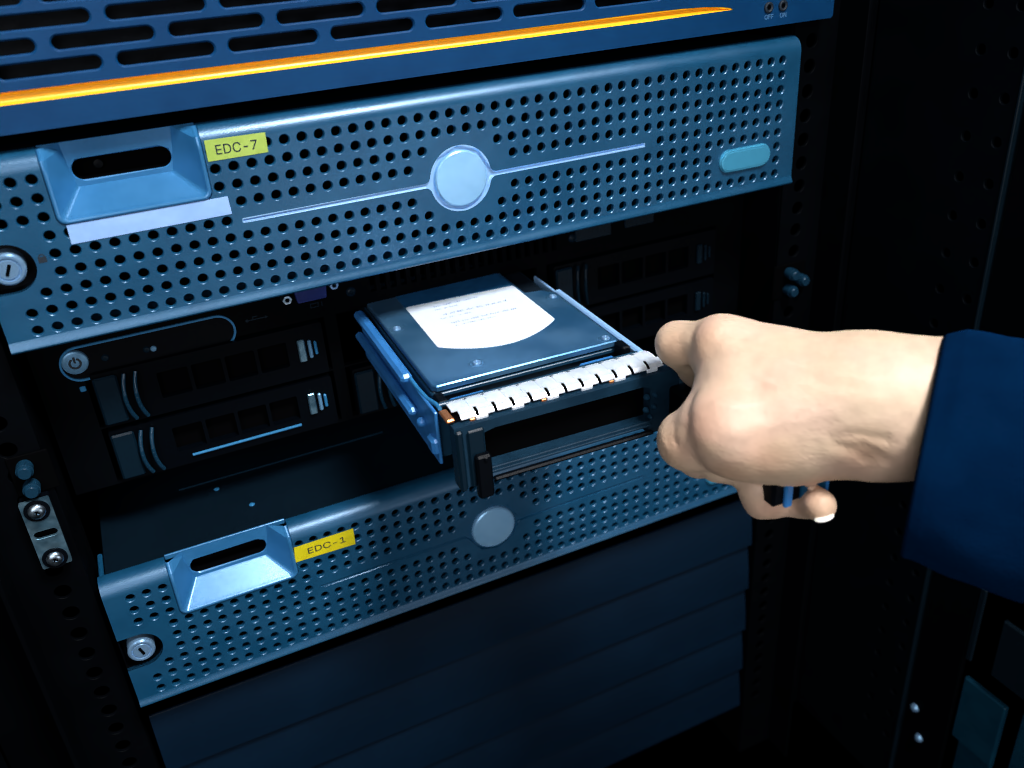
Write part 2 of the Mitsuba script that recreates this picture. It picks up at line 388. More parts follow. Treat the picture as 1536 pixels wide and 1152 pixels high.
def perforated_server(zt, label, with_icon):
    s = thing('perforated_server', label, 'server', None)
    put = lambda m: mv(m, 0, 0, zt)
    P, HW, H = 0.00836, 0.2222, 0.0865
    hx0, hx1, hz = -0.1878, -0.1205, -0.0330
    # ---- the face
    outline = sbox(-HW, -H + 0.0052, HW, -FR)
    lock_c = (-0.2122, -0.0478)
    cut_lock = unary_union([Point(lock_c).buffer(0.0112, 24), sbox(-0.235, lock_c[1] - 0.0112, lock_c[0], lock_c[1] + 0.0112)])
    hand = sbox(hx0, hz, hx1, 0.01).buffer(-0.004).buffer(0.004)
    hand = unary_union([hand, sbox(hx0, -0.01, hx1, 0.01)])
    bc = (0.0028, -0.0450)
    groove = unary_union([Point(bc).buffer(0.0172, 40), sbox(-0.110, bc[1] - 0.0018, 0.1150, bc[1] + 0.0006)])
    groove = groove.buffer(0.0035, 12).buffer(-0.0035, 12).buffer(-0.0006).buffer(0.0006)
    oval = Point(0, 0)
    plate = outline.difference(cut_lock).difference(hand).difference(groove)
    holes = []
    for j in range(9):
        z = -0.0115 - 0.00832 * j
        for i in range(51):
            x = -0.209 + P * i
            q = Point(x, z)
            if hand.buffer(0.0008).intersects(q.buffer(0.0024)) or cut_lock.buffer(0.0012).intersects(q.buffer(0.0024)):
                continue
            if j in (3, 4, 5) and x < -0.195:
                continue
            if j == 4 and -0.1160 < x < 0.1190:
                continue
            if (j in (2, 6) and -0.0165 < x < 0.0224) or (j in (3, 5) and -0.0248 < x < 0.0306):
                continue
            if j in (6, 7) and 0.163 < x < 0.2056:
                continue
            holes.append((x, z, 0, 0.00238))
    face = cat(*[punched(p, [h for h in holes if p.contains(Point(h[0], h[1]))], 0.0, 0.0030, 0.0004) for p in polys(plate)])
    # ---- rolled top edge, bottom lip, ends
    top = [(0.0125, -0.0006), (0.0105, 0.0), (FR, 0.0)] + arc(FR, -FR, FR, 90, 180, 14)[1:] + [(0.0030, -FR)] + arc(FR, -FR, FR - 0.003, 180, 90, 10)[1:] + [(0.0125, -0.003)]
    bot = [(0.0385, -H), (0.0385, -H + 0.0022), (0.003, -H + 0.0022), (0.003, -H + 0.0052), (0.0, -H + 0.0052), (-0.0002, -H + 0.0044), (-0.0006, -H + 0.0034), (-0.0011, -H + 0.0024), (-0.0014, -H + 0.0016), (-0.0015, -H + 0.0010), (-0.0012, -H + 0.0004), (-0.0006, -H)]
    edge = cat(extrude_x(top, -HW, hx0), extrude_x(top, hx1, HW), extrude_x(bot, -HW, HW))
    endw = cat(cbox(HW - 0.0028, HW - 0.0002, 0.0032, 0.0385, -H + 0.003, -0.0035, 0.0005),
               cbox(-HW + 0.0002, -HW + 0.0028, 0.0032, 0.0385, -H + 0.003, lock_c[1] - 0.0114, 0.0005),
               cbox(-HW + 0.0002, -HW + 0.0028, 0.0032, 0.0385, lock_c[1] + 0.0114, -0.0035, 0.0005))
    add('bezel', put(cat(face, edge, endw)), 'bezel', 32, s)
    add('chassis', put(cat(cbox(-0.2185, 0.2185, 0.0130, 0.46, -0.0040, -0.0016, 0.0004), cbox(-0.2185, 0.2185, 0.0415, 0.46, -H + 0.0015, -0.0045, 0.001))), 'server_top', 30, s)
    add('backing', put(cbox(-0.2190, 0.2190, 0.022, 0.0400, -H + 0.004, -0.0045)), 'black_deep', False, s)
    # ---- groove round the badge, its lit slope painted pale on the upper server
    g1 = groove.buffer(-0.00115)
    add('trim_line', put(cat(bevel(groove, g1, 0.0, 0.0015), sheet(g1, 0.0015))), 'bezel_trim' if with_icon else 'bezel', 25, s)
    R = 0.0147
    dome = [(0, 0.0016)] + [(R * k / 8 * 0.93, 0.0016 - 0.0004 * (k / 8) ** 2) for k in range(1, 9)] + [(R * 0.98, 0.0006), (R, -0.0006), (R, -0.0013)]
    add('round_badge', put(mv(face_front(lathe(dome, 48)), bc[0], 0.0, bc[1])), 'badge', 35, s)
    # ---- oval badge at the right end
    o0 = Polygon(stadium(0.1850, -0.0645, 0.0118, 0.0068, 32))
    o1, o2 = o0.buffer(-0.0008), o0.buffer(-0.0018)
    ov = cat(wall(o0.exterior, -0.0008, 0.0002), bevel(o0, o1, -0.0008, -0.0020), bevel(o1, o2, -0.0020, -0.0023), sheet(o2, -0.0023))
    add('oval_badge', put(ov), 'badge_cyan', 35, s)
    # ---- grip recess with its oblong window
    def upath(x0b, x0t, x1b, x1t, zb, r, y):
        """a U-shaped line: down the left side, along the bottom, up the right side"""
        p = []
        for t in np.linspace(0, 1, 12):
            z = -0.0001 + (zb + r + 0.0001) * t ** 0.8 * 1.0
            p.append((x0t + (x0b - x0t) * t, z))
        p += [(x0b + r - r * math.cos(q), zb + r - r * math.sin(q)) for q in np.radians(np.linspace(0, 90, 8))[1:]]
        p += [(x0b + r + (x1b - x0b - 2 * r) * t, zb) for t in np.linspace(0, 1, 10)[1:-1]]
        p += [(x1b - r + r * math.sin(q), zb + r - r * math.cos(q)) for q in np.radians(np.linspace(0, 90, 8))]
        for t in np.linspace(1, 0, 12)[1:]:
            z = -0.0001 + (zb + r + 0.0001) * t ** 0.8
            p.append((x1t + (x1b - x1t) * t, z))
        p = np.array(p)
        yy = np.maximum(y, yfil(p[:, 1]) + min(y, 0)) if y < 0.008 else np.full(len(p), y)
        return np.stack([p[:, 0], yy, p[:, 1]], 1)

    def loft(ps):
        n = len(ps[0])
        V = np.vstack(ps)
        F = []
        for i in range(len(ps) - 1):
            for j in range(n - 1):
                a, b = i * n + j, i * n + j + 1
                F += [(a, b, b + n), (a, b + n, a + n)]
        return trimesh.Trimesh(V, F, process=False)

    def rim(ins, r, y):
        return upath(hx0 + ins, hx0 + ins, hx1 - ins, hx1 - ins, hz + ins, r, y)
    slot = Polygon(stadium(-0.1550, -0.0128, 0.0166, 0.0047, 28))
    slot2 = Polygon(stadium(-0.1550, -0.0128, 0.0166, 0.0054, 28))
    us_ = [rim(0.0001, 0.0040, 0.0012), rim(0.0003, 0.0039, -0.0004), rim(0.0008, 0.0037, -0.0012), rim(0.0014, 0.0034, -0.0014), rim(0.0021, 0.0030, -0.0012), rim(0.0028, 0.0026, -0.0004), rim(0.0034, 0.0023, 0.0006)]
    bk = upath(-0.1765, -0.1790, -0.1338, -0.1308, -0.0207, 0.0016, 0.0112)
    bk2 = upath(-0.1759, -0.1784, -0.1344, -0.1314, -0.0201, 0.0014, 0.0120)
    rings = [loft(us_ + [bk, bk2])]
    back = Polygon(bk2[:, [0, 2]])
    hm = cat(*rings, sheet(back.difference(slot2), 0.0120), bevel(slot2, slot, 0.0120, 0.0126), cbox(hx0 + 0.0003, hx1 - 0.0003, 0.0122, 0.0135, -0.0030, -0.0001, 0.0002))
    gr = add('grip_recess', put(hm), 'handle_lit', 28, s)
    add('latch', put(cat(cbox(-0.174, -0.136, 0.0225, 0.0250, -0.018, -0.0075, 0.0008), mv(face_front(lathe([(0, 0.004), (0.002, 0.0036), (0.0028, 0.0012), (0.0028, 0)], 18)), -0.1650, 0.0228, -0.0130))), 'black_plastic', 35, gr)
    add('window_well', put(wall(slot.exterior, 0.0126, 0.022)), 'black_deep', False, gr)
    # ---- lock
    cup = [(0.0110, 0.0), (0.0108, -0.006), (0.0085, -0.0075)]
    lk = add('lock', put(mv(face_front(lathe([(0, 0.0004), (0.0042, 0.0004), (0.0046, -0.0002), (0.0050, -0.0002), (0.0054, 0.0006), (0.0064, 0.0006), (0.0072, -0.0002), (0.0072, -0.009)], 36)), *(lock_c[0], 0.0, lock_c[1]))), 'chrome', 40, s)
    key = cbox(-0.0007, 0.0007, -0.0005, 0.0003, -0.0026, 0.0026, 0.0002)
    key.apply_transform(trimesh.transformations.rotation_matrix(math.radians(25 if with_icon else -18), [0, 1, 0]))
    add('keyhole', put(mv(key, lock_c[0], -0.0006, lock_c[1])), 'black_deep', False, lk)
    add('lock_recess', put(cat(wall(Polygon(cut_lock.intersection(sbox(-HW, -1, HW, 1)).exterior.coords).exterior, 0.0, 0.009), cbox(-HW + 0.0004, -0.1995, 0.0090, 0.0110, -0.0600, -0.0360, 0.0002))), 'black_plastic', False, lk)
    return s


us = perforated_server(0.0, 'upper perforated blue server, with a lime sticker and a pale strip on its bezel', True)
# small padlock sign printed beside the lock of the upper server
ic = unary_union([sbox(-0.1996, -0.0475, -0.1962, -0.0448), Point(-0.1979, -0.0448).buffer(0.0013).difference(Point(-0.1979, -0.0448).buffer(0.0008)).intersection(sbox(-1, -0.0449, 1, 1))])
add('lock_symbol', sheet(ic, -0.0002), 'print_dark', False, us)
ls = perforated_server(-0.2247, 'lower perforated blue server, below the pulled-out drive, with a bright yellow sticker', False)


zl = -0.2247 - 0.0016
add('lid_seam', cbox(-0.172, -0.040, 0.0775, 0.0787, zl, zl + 0.0006, 0.0002), 'rib_dark', 30, ls)
for x, y in ((-0.1508, 0.0671), (-0.1345, 0.0390)):
    add('rivet', mv(lathe([(0, 0.0009), (0.0010, 0.0008), (0.0017, 0.0003), (0.0017, -0.0003)], 16), x, y, zl), 'ring_blue', 40, ls)


def tape(key, corners, y, mat, label, text, h, pad, wide):
    """a slightly lifted strip of printed tape stuck to a face"""
    c = np.array(corners, float)                          # tl, tr, br, bl as x, z
    n = 14
    V = []
    for i in range(n + 1):
        t = i / n
        lift = 0.0003 + 0.0001 * ((1 - t) ** 10)
        for (a, b) in ((c[0], c[1]), (c[3], c[2])):
            p = a * (1 - t) + b * t
            V.append((p[0], y - lift, p[1]))
    V = np.array(V)
    back = V + [0, 0.00018, 0]
    nv = len(V)
    F = []
    for i in range(n):
        a, b, d, e = 2 * i, 2 * i + 1, 2 * i + 2, 2 * i + 3
        F += [(a, b, e), (a, e, d), (nv + a, nv + e, nv + b), (nv + a, nv + d, nv + e)]
        F += [(a, d, nv + d), (a, nv + d, nv + a), (b, nv + b, nv + e), (b, nv + e, e)]
    F += [(0, nv + 0, nv + 1), (0, nv + 1, 1), (2 * n, 2 * n + 1, nv + 2 * n + 1), (2 * n, nv + 2 * n + 1, nv + 2 * n)]
    m = trimesh.Trimesh(np.vstack([V, back]), F, process=False)
    k = thing(key, label, 'sticker')
    add('tape', m, mat, 30, k)
    if text:
        L = lettering(text, h, 0, 0, 0, 0.00008, False, wide)
        u = (c[1] - c[0]) / np.linalg.norm(c[1] - c[0])
        w = np.array([-u[1], u[0]])
        v = L.vertices.copy()
        o = c[3] + u * pad[0] + w * pad[1]
        L.vertices = np.stack([o[0] + v[:, 0] * u[0] + v[:, 2] * w[0], y - 0.00052 + v[:, 1], o[1] + v[:, 0] * u[1] + v[:, 2] * w[1]], 1)
        add('lettering', L, 'print_dark', False, k)
    return k


tape('name_sticker', [(-0.1193, -0.0062), (-0.0918, -0.0067), (-0.0920, -0.0158), (-0.1195, -0.0158)], 0.0002 - 0.0003, 'tape_lime', 'lime sticker with black lettering on the upper perforated server', 'EDC-7', 0.0043, (0.0038, 0.0027), 1.0)
tape('name_sticker_001', [(-0.1203, -0.2372), (-0.0851, -0.2370), (-0.0854, -0.2482), (-0.1211, -0.2474)], -0.0001, 'tape_yellow', 'bright yellow sticker with faint lettering on the lower perforated server', 'EDC-1', 0.0040, (0.0075, 0.0030), 1.28)
tape('blank_sticker', [(-0.1845, -0.0330), (-0.1144, -0.0328), (-0.1141, -0.0413), (-0.1847, -0.0417)], -0.0001, 'strip_label', 'blank pale blue strip stuck below the grip of the upper server', '', 0, (0, 0), 1)

# ------------------------------------------------------------------ the bare server in the middle
YM = 0.045
bs = thing('open_server', 'black server without its bezel between the two perforated servers, its drive bays exposed', 'server')
bays = [(cx, cz) for cz in (-0.1385, -0.1730) for cx in (-0.136, 0.0, 0.136)]
pl = sbox(-0.2225, -0.1915, 0.2225, -0.0930)
for cx, cz in bays:
    pl = pl.difference(sbox(cx - 0.0645, cz - 0.0167, cx + 0.0645, cz + 0.0167))
vents = [(0.0 + x, -0.1065, 0, 0.0) for x in ()]
slots = [sbox(-0.042 + 0.0062 * k, -0.1135, -0.0385 + 0.0062 * k, -0.0985) for k in range(20)]
for q in slots:
    pl = pl.difference(q)
add('faceplate', cat(*[punched(p, [], YM, 0.004, 0.0) for p in polys(pl)]), 'rack_black', 30, bs)
add('chassis', cat(cbox(-0.2200, 0.2200, YM + 0.110, 0.45, -0.1910, -0.0940), cbox(-0.2200, 0.2200, YM + 0.004, YM + 0.11, -0.0962, -0.0940), cbox(-0.2200, 0.2200, YM + 0.004, YM + 0.11, -0.1912, -0.1895)), 'black_deep', False, bs)
ring_o = Polygon(stadium(-0.1651, -0.1162, 0.0350, 0.0098, 48))
ring_i = ring_o.buffer(-0.0011)
cp = add('control_panel', cat(wall(ring_o.exterior, YM - 0.0014, YM), bevel(ring_o, ring_i, YM - 0.0014, YM - 0.0014), wall(ring_i.exterior, YM - 0.0014, YM - 0.0002)), 'ring_blue', 30, bs, label='control panel inside a rounded pale outline')
add('panel_face', sheet(ring_i, YM - 0.0003), 'black_plastic', False, cp)
add('power_button', mv(face_front(lathe([(0, 0.0016), (0.0052, 0.0014), (0.0063, 0.0008), (0.0067, -0.0004), (0.0067, -0.001)], 32)), -0.2022, YM - 0.0006, -0.1150), 'button', 35, cp, label='round pale power button')
a = np.radians(np.linspace(125, 415, 28))
arcp = [(-0.2022 + 0.0026 * math.cos(t), -0.1150 + 0.0026 * math.sin(t)) for t in a]
sym = unary_union([__import__('shapely').geometry.LineString(arcp).buffer(0.00055), sbox(-0.20275, -0.1148, -0.20165, -0.1114)])
add('power_symbol', sheet(sym, YM - 0.00235), 'print_dark', False, cp)
for x, z, r, mt in ((-0.1878, -0.1163, 0.0020, 'carrier_grey'), (-0.1672, -0.1170, 0.0019, 'carrier_grey'), (-0.1638, -0.1174, 0.0017, 'button')):
    add('indicator', mv(face_front(lathe([(0, 0.0010), (r * 0.7, 0.0008), (r, 0.0)], 18)), x, YM - 0.0003, z), mt, 40, cp)
add('status_light', cbox(-0.2040, -0.2010, YM - 0.0012, YM, -0.1320, -0.1290, 0.0004), 'ring_blue', 30, bs)
vg = add('video_port', cat(*[face_front(mv(trimesh.creation.extrude_polygon(Polygon([(-0.0082, 0.0042), (0.0082, 0.0042), (0.0072, -0.0042), (-0.0072, -0.0042)]).buffer(0.001), 0.005, engine='earcut'), -0.0770, -0.1035, 0)).copy() for _ in (0,)]), 'vga_blue', 30, bs, label='blue video port below the upper bezel')
scene[vg]['to_world'] = T().translate([0, YM, 0])
for x, z in ((-0.0905, -0.1056), (-0.0635, -0.1030)):
    add('jack_screw', mv(face_front(lathe([(0.0014, 0.0015), (0.0014, 0.0045), (0.0026, 0.0045), (0.0030, 0.002), (0.0030, 0)], 6)), x, YM, z), 'steel', 30, bs)
add('video_symbol', sheet(sbox(-0.0780, -0.1150, -0.0730, -0.1122).difference(sbox(-0.0774, -0.1144, -0.0736, -0.1128)).union(sbox(-0.0715, -0.1150, -0.0710, -0.1122)), YM - 0.0002), 'carrier_grey', False, bs)
usb = unary_union([sbox(-0.1135, -0.1142, -0.1035, -0.1136), Point(-0.1135, -0.1139).buffer(0.0009), sbox(-0.1105, -0.1139, -0.1100, -0.1122), sbox(-0.1105, -0.1126, -0.1075, -0.1120), Polygon([(-0.1035, -0.1148), (-0.1035, -0.1130), (-0.1018, -0.1139)])])
add('port_symbol', sheet(usb, YM - 0.0002), 'carrier_grey', False, bs)
for x, z in ((-0.0537, -0.1105), (0.0905, -0.1080)):
    add('screw', screw(x, YM, z, 0.0030), 'carrier_grey', 40, bs)
add('bay_label', cat(cbox(0.092, 0.118, YM - 0.002, YM, -0.1110, -0.0980), cbox(0.128, 0.150, YM - 0.002, YM, -0.1090, -0.0985)), 'carrier_grey', 30, bs)
# ears with their thumbscrews
for s, zz in ((-1, -0.1480), (-1, -0.1590), (1, -0.1520), (1, -0.1640), (1, -0.1580)):
    xx = s * (0.2352 if zz not in (-0.1580,) else 0.2440)
    kn = [(0, 0.0085), (0.0028, 0.0085), (0.0034, 0.0078), (0.0036, 0.006), (0.0040, 0.006), (0.0040, 0.0015), (0.0036, 0.0010), (0.0036, 0)]
    add('thumbscrew', mv(face_front(lathe(kn, 24)), xx, 0.0098, zz), 'rib_dark', 40, bs)
add('ear', cbox(-0.2425, -0.2235, 0.0098, 0.0112, -0.1640, -0.1420, 0.0004), 'black_deep', 30, bs)
add('ear', cbox(0.2235, 0.2500, 0.0098, 0.0112, -0.1700, -0.1460, 0.0004), 'black_deep', 30, bs)


def carrier(cx, cz, label, lit, dim=False):  # dim: darker ribs and tabs paint in the shade at the right
    c = thing('drive_carrier', label, 'drive carrier')
    y = YM
    w, h = 0.0615, 0.0158
    fr = sbox(cx - w, cz - h, cx + w, cz + h).buffer(-0.0015).buffer(0.0015)
    wins = []
    for k in range(4):
        x0 = cx - 0.0300 + 0.0180 * k
        wins.append(sbox(x0, cz - 0.0068, x0 + 0.0160, cz + 0.0085).buffer(-0.001).buffer(0.001))
    p = fr
    for q in wins:
        p = p.difference(q)
    add('front', punched(p, [], y - 0.004, 0.006, 0.0), 'carrier', 30, c)
    add('window', sheet(unary_union(wins).buffer(0.0005), y + 0.0015), 'black_deep', False, c)
    # latch block with two curved ribs
    add('latch_block', cbox(cx - 0.0610, cx - 0.0490, y - 0.0065, y - 0.0041, cz - 0.0140, cz + 0.0140, 0.001), 'carrier_grey', 30, c)
    for k, xo in enumerate((-0.0478, -0.0420)):
        pts = [(cx + xo + 0.0026 * (t * t), y - 0.0062 - 0.0032 * (1 - t * t), cz + 0.0135 * t) for t in np.linspace(-1, 1, 11)]
        add('latch_rib', tube(pts, 0.0011, 8), 'carrier_grey' if dim else 'rib_dark', 45, c)
    for k, (xo, hw, hh) in enumerate(((0.0480, 0.0021, 0.0068), (0.0528, 0.0010, 0.0056), (0.0560, 0.0008, 0.0042))):
        add('release_tab', cbox(cx + xo - hw, cx + xo + hw, y - 0.0062, y - 0.0041, cz - hh + 0.0015, cz + hh + 0.0015, 0.0006), ('carrier_grey' if dim else ('bracket', 'button', 'ring_blue')[k]), 30, c)
    if lit:
        add('edge_highlight', tube([(cx - 0.0230, y - 0.0049, cz - 0.0105), (cx + 0.0395, y - 0.0049, cz - 0.0102)], 0.0008, 8), 'ring_blue', 40, c)  # bright bead standing in for a highlight on the edge
    return c


carrier(-0.136, -0.1385, 'upper black drive carrier at left in the open server, below the power panel', False)
carrier(-0.136, -0.1730, 'lower black drive carrier at left in the open server, painted highlight along its edge', True)
carrier(0.0, -0.1730, 'black drive carrier in the open server hidden behind the pulled-out drive', False)
carrier(0.136, -0.1385, 'upper black drive carrier at right in the open server, beside the pulled-out drive', False, True)
carrier(0.136, -0.1730, 'lower black drive carrier at right in the open server, just above the hand', False, True)

# ------------------------------------------------------------------ steel rail bracket on the left post
rb = thing('rail_bracket', 'worn steel rail bracket with a slot and two screws on the left post', 'bracket')
plate = sbox(-0.2432, -0.2050, -0.2292, -0.1645).buffer(-0.001).buffer(0.001)
add('plate', punched(plate, [(-0.2362, -0.1848, 0.0034, 0.0021)], 0.0035, 0.0016, 0.0002), 'bracket', 30, rb)
add('spacer', cat(cbox(-0.2430, -0.2294, 0.0053, 0.0113, -0.1785, -0.1650), cbox(-0.2430, -0.2294, 0.0053, 0.0113, -0.2045, -0.1920)), 'black_plastic', False, rb)
for z in (-0.1705, -0.2000):
    add('washer', mv(face_front(lathe([(0.0030, 0.0), (0.0030, 0.0008), (0.0058, 0.0008), (0.0060, 0.0)], 24)), -0.2362, 0.0034, z), 'black_plastic', 40, rb)
    sc = add('screw', screw(-0.2362, 0.0028, z, 0.0042, 0.0022), 'steel', 40, rb)
    cr = cat(cbox(-0.0003, 0.0003, -0.0003, 0.0003, -0.0018, 0.0018, 0.0001), cbox(-0.0018, 0.0018, -0.0003, 0.0003, -0.0003, 0.0003, 0.0001))
    cr.apply_transform(trimesh.transformations.rotation_matrix(0.5, [0, 1, 0]))
    add('cross_slot', mv(cr, -0.2362, 0.0013, z), 'black_deep', False, sc)

# ------------------------------------------------------------------ blanking panels below
ordinals = ('first blanking panel below the lower server, its top in shadow', 'second blanking panel below the lower server', 'third blanking panel below the lower server', 'fourth blanking panel below the lower server', 'lowest blanking panel, at the bottom of the picture')
for k in range(5):
    z1 = -0.3352 - 0.0444 * k
    z0 = z1 - 0.0437
    prof = [(0.0175, z1), (0.0162, z1)] + [(0.0158 - 0.0052 * t - 0.0008 * math.sin(math.pi * t), z1 - 0.0004 - 0.0426 * t) for t in np.linspace(0, 1, 9)] + [(0.0112, z0 + 0.0003), (0.0175, z0 + 0.0006)]
    add('blanking_panel', extrude_x(prof, -0.2222, 0.2222), 'blank', 30, label='plain dark blue ' + ordinals[k], category='panel')

# ------------------------------------------------------------------ the pulled-out drive on its carrier
YAW = math.radians(-1.8)
O = np.array([0.0008, -0.0745, -0.1200])


def loc(m):
    m = m.copy()
    c, s = math.cos(YAW), math.sin(YAW)
    v = m.vertices.copy()
    m.vertices = np.stack([O[0] + v[:, 0] * c - v[:, 1] * s, O[1] + v[:, 0] * s + v[:, 1] * c, O[2] + v[:, 2]], 1)
    return m


def top_sheet(poly, zf):
    out = []
    for p in polys(poly):
        v, f = tri2(p)
        z = zf(v) if callable(zf) else np.full(len(v), zf)
        out.append(trimesh.Trimesh(np.c_[v, z], f, process=False))
    return cat(*out)


def slab(poly, z0, z1, ch=0.0004):
    """a flat plate lying level with a bevelled upper edge"""
    inn = poly.buffer(-ch)
    b = poly.boundary
    side = trimesh.creation.extrude_polygon(poly, z1 - ch - z0, engine='earcut')
    side.apply_translation([0, 0, z0])
    bev = top_sheet(poly.difference(inn), lambda v: np.where(np.array([b.distance(Point(q)) for q in v]) < 1e-7, z1 - ch, z1))
    return cat(side, bev, top_sheet(inn, z1))


dc = thing('drive_caddy', 'hard drive with a white label, half pulled out on its caddy by the hand', 'hard drive')
hd = add('drive', loc(cat(cbox(-0.0504, 0.0504, 0.0012, 0.146, -0.0250, -0.0032, 0.0012))), 'drive_side', 30, dc)
cover = Polygon([(-0.0500, 0.003), (-0.0480, 0.0003), (0.0490, 0.0003), (0.0505, 0.0020), (0.0505, 0.074), (0.0455, 0.082), (0.0350, 0.084), (0.0350, 0.146), (-0.0500, 0.146)])
add('cover', loc(slab(cover, -0.0030, 0.0, 0.0006)), 'drive_cover', 25, hd)
add('base_rim', loc(cbox(-0.0508, 0.0508, -0.0004, 0.147, -0.0062, -0.0040, 0.0004)), 'frame_dark', 30, hd)
for x, y in ((-0.0452, 0.0740), (0.0462, 0.0690), (-0.0225, 0.0130), (0.0452, 0.0050)):
    add('screw', loc(mv(lathe([(0, 0.0006), (0.0007, 0.0006), (0.0009, 0.0011), (0.0018, 0.0010), (0.0022, 0.0004), (0.0022, -0.0004)], 20), x, y, 0.0001)), 'chrome', 35, hd)
    add('screw_seat', loc(mv(lathe([(0.0024, 0.00012), (0.0034, 0.0003), (0.0040, 0.00005)], 24), x, y, 0)), 'drive_cover', 40, hd)
# the paper label: a blue printed band at the back, white in front, ending in a shallow curve
aL = [(-0.0335 + 0.0672 * t, 0.0405 - 0.0155 * math.sin(math.pi * t) ** 0.85) for t in np.linspace(0, 1, 25)]
white = Polygon([(-0.0325, 0.1000)] + aL + [(0.0335, 0.0970)]).buffer(-0.002).buffer(0.002)
lb = add('label', loc(slab(white, 0.0001, 0.0003, 0.0001)), 'paper', False, hd, label='white paper label with faint print')
band = Polygon([(-0.0325, 0.1003), (0.0335, 0.0973), (0.0330, 0.1240), (-0.0325, 0.1262)])
add('printed_band', loc(slab(band, 0.0001, 0.0003, 0.0001)), 'paper_blue', False, lb)
rng = np.random.default_rng(5)
words = []
for yy, x0, n, hh in ((0.0905, -0.018, 5, 0.0022), (0.0860, -0.019, 3, 0.0016), (0.0770, -0.017, 9, 0.0022), (0.0725, -0.020, 4, 0.0016), (0.0640, -0.017, 7, 0.0020), (0.0600, -0.016, 5, 0.0014)):
    x = x0
    for _ in range(n):
        w = rng.uniform(0.002, 0.0055)
        # letters of a word, too small to read
        k = max(2, int(w / 0.0011))
        for q in range(k):
            a = x + q * w / k
            words.append(sbox(a, yy, a + w / k * rng.uniform(0.25, 0.6), yy + hh * rng.uniform(0.6, 1)))
        x += w + 0.0012
add('print', loc(top_sheet(unary_union(words), 0.00042)), 'ink', False, lb)
# side rails
rl = add('side_rail', loc(cat(cbox(-0.0565, -0.0548, -0.020, 0.112, -0.0300, -0.0020, 0.0005), cbox(-0.0550, -0.0515, -0.004, 0.112, -0.0300, -0.0270, 0.0005))), 'rail_blue', 30, dc)
add('guide_bead', loc(cat(cbox(-0.0605, -0.0545, 0.0170, 0.110, -0.0040, 0.0008, 0.0016))), 'rail_blue', 30, rl)
add('guide_bead', loc(cat(cbox(-0.0615, -0.0567, 0.0060, 0.110, -0.0165, -0.0120, 0.0016))), 'rail_blue', 30, rl)
add('stud', loc(mv(trimesh.creation.icosphere(2, 0.0026), -0.0580, -0.0020, -0.0155)), 'rail_blue', True, rl)
add('stud', loc(cbox(-0.0592, -0.0550, -0.0200, -0.0110, -0.0250, -0.0165, 0.0014)), 'rail_blue', 30, rl)
tpts = [(-0.0560, 0.0165, -0.0010), (-0.0556, 0.0080, -0.0020), (-0.0548, -0.0050, -0.0022), (-0.0535, -0.0140, -0.0010), (-0.0535, -0.0200, -0.0006)]
add('spring_wire', loc(tube(tpts, 0.0010, 8)), 'ring_blue', 40, rl)
add('side_rail', loc(cat(cbox(0.0535, 0.0552, -0.020, 0.112, -0.0300, -0.0030, 0.0005), cbox(0.0522, 0.0562, -0.016, 0.080, -0.0030, -0.0008, 0.0008))), 'bezel_trim', 30, dc)
# channel between the drive and the shielding strip
add('front_channel', loc(cat(cbox(-0.0530, 0.0550, -0.0145, -0.0010, -0.0300, -0.0110, 0.0006), cbox(-0.0525, 0.0545, -0.0152, -0.0130, -0.0110, -0.0012, 0.0004))), 'frame_dark', 30, dc)
add('channel_lug', loc(cbox(-0.0440, -0.0260, -0.0075, -0.0030, -0.0108, -0.0060, 0.0008)), 'rail_blue', 30, dc)
add('channel_lug', loc(cbox(0.0250, 0.0440, -0.0085, -0.0040, -0.0108, -0.0050, 0.0008)), 'rail_blue', 30, dc)
add('channel_lug', loc(cbox(-0.0515, -0.0465, -0.0120, -0.0020, -0.0108, -0.0020, 0.0008)), 'black_plastic', 30, dc)
add('channel_lug', loc(cbox(0.0465, 0.0515, -0.0100, -0.0010, -0.0108, 0.0006, 0.0008)), 'black_plastic', 30, dc)
# shielding strip: a row of springy fingers
st = add('shielding_strip', loc(cat(cbox(-0.0520, 0.0560, -0.0300, -0.0150, -0.0036, -0.0026, 0.0003))), 'black_deep', 30, dc)
n, x0, pitch = 12, -0.0502, 0.00885
for k in range(n):
    a, b = x0 + pitch * k + 0.0003, x0 + pitch * (k + 1) - 0.0005
    # slit from the back on one line and from the front on another, as on a stamped gasket
    up = [(-0.0150, -0.0012), (-0.0165, -0.0004), (-0.0188, 0.0002), (-0.0230, 0.0004), (-0.0262, 0.0001), (-0.0298, -0.0008), (-0.0312, -0.0022)]
    th = 0.0006
    pcs = []
    for i0, i1, dx0, dx1 in ((0, 2, 0.0012, 0.0), (2, 4, -0.00022, 0.00042), (4, 6, 0.0024, 0.0016)):
        q = up[i0:i1 + 1]
        pcs.append(extrude_x(q + [(y, z - th) for y, z in q[::-1]], a + dx0, b + dx1))
    ex = cat(*pcs)
    add('finger', loc(ex), 'spring', 30, st)
    if k % 2 == 1:
        add('hook', loc(cbox(a + 0.0004, b - 0.0016, -0.0318, -0.0305, -0.0050, -0.0026, 0.0004)), 'spring', 30, st)
        if k in (1, 5, 9):
            add('hook', loc(cbox(a - 0.0026, a + 0.0000, -0.0318, -0.0308, -0.0046, -0.0030, 0.0003)), 'copper', 30, st)
add('end_tab', loc(cat(cbox(-0.0545, -0.0504, -0.0312, -0.0200, -0.0030, -0.0012, 0.0006))), 'copper', 30, st)
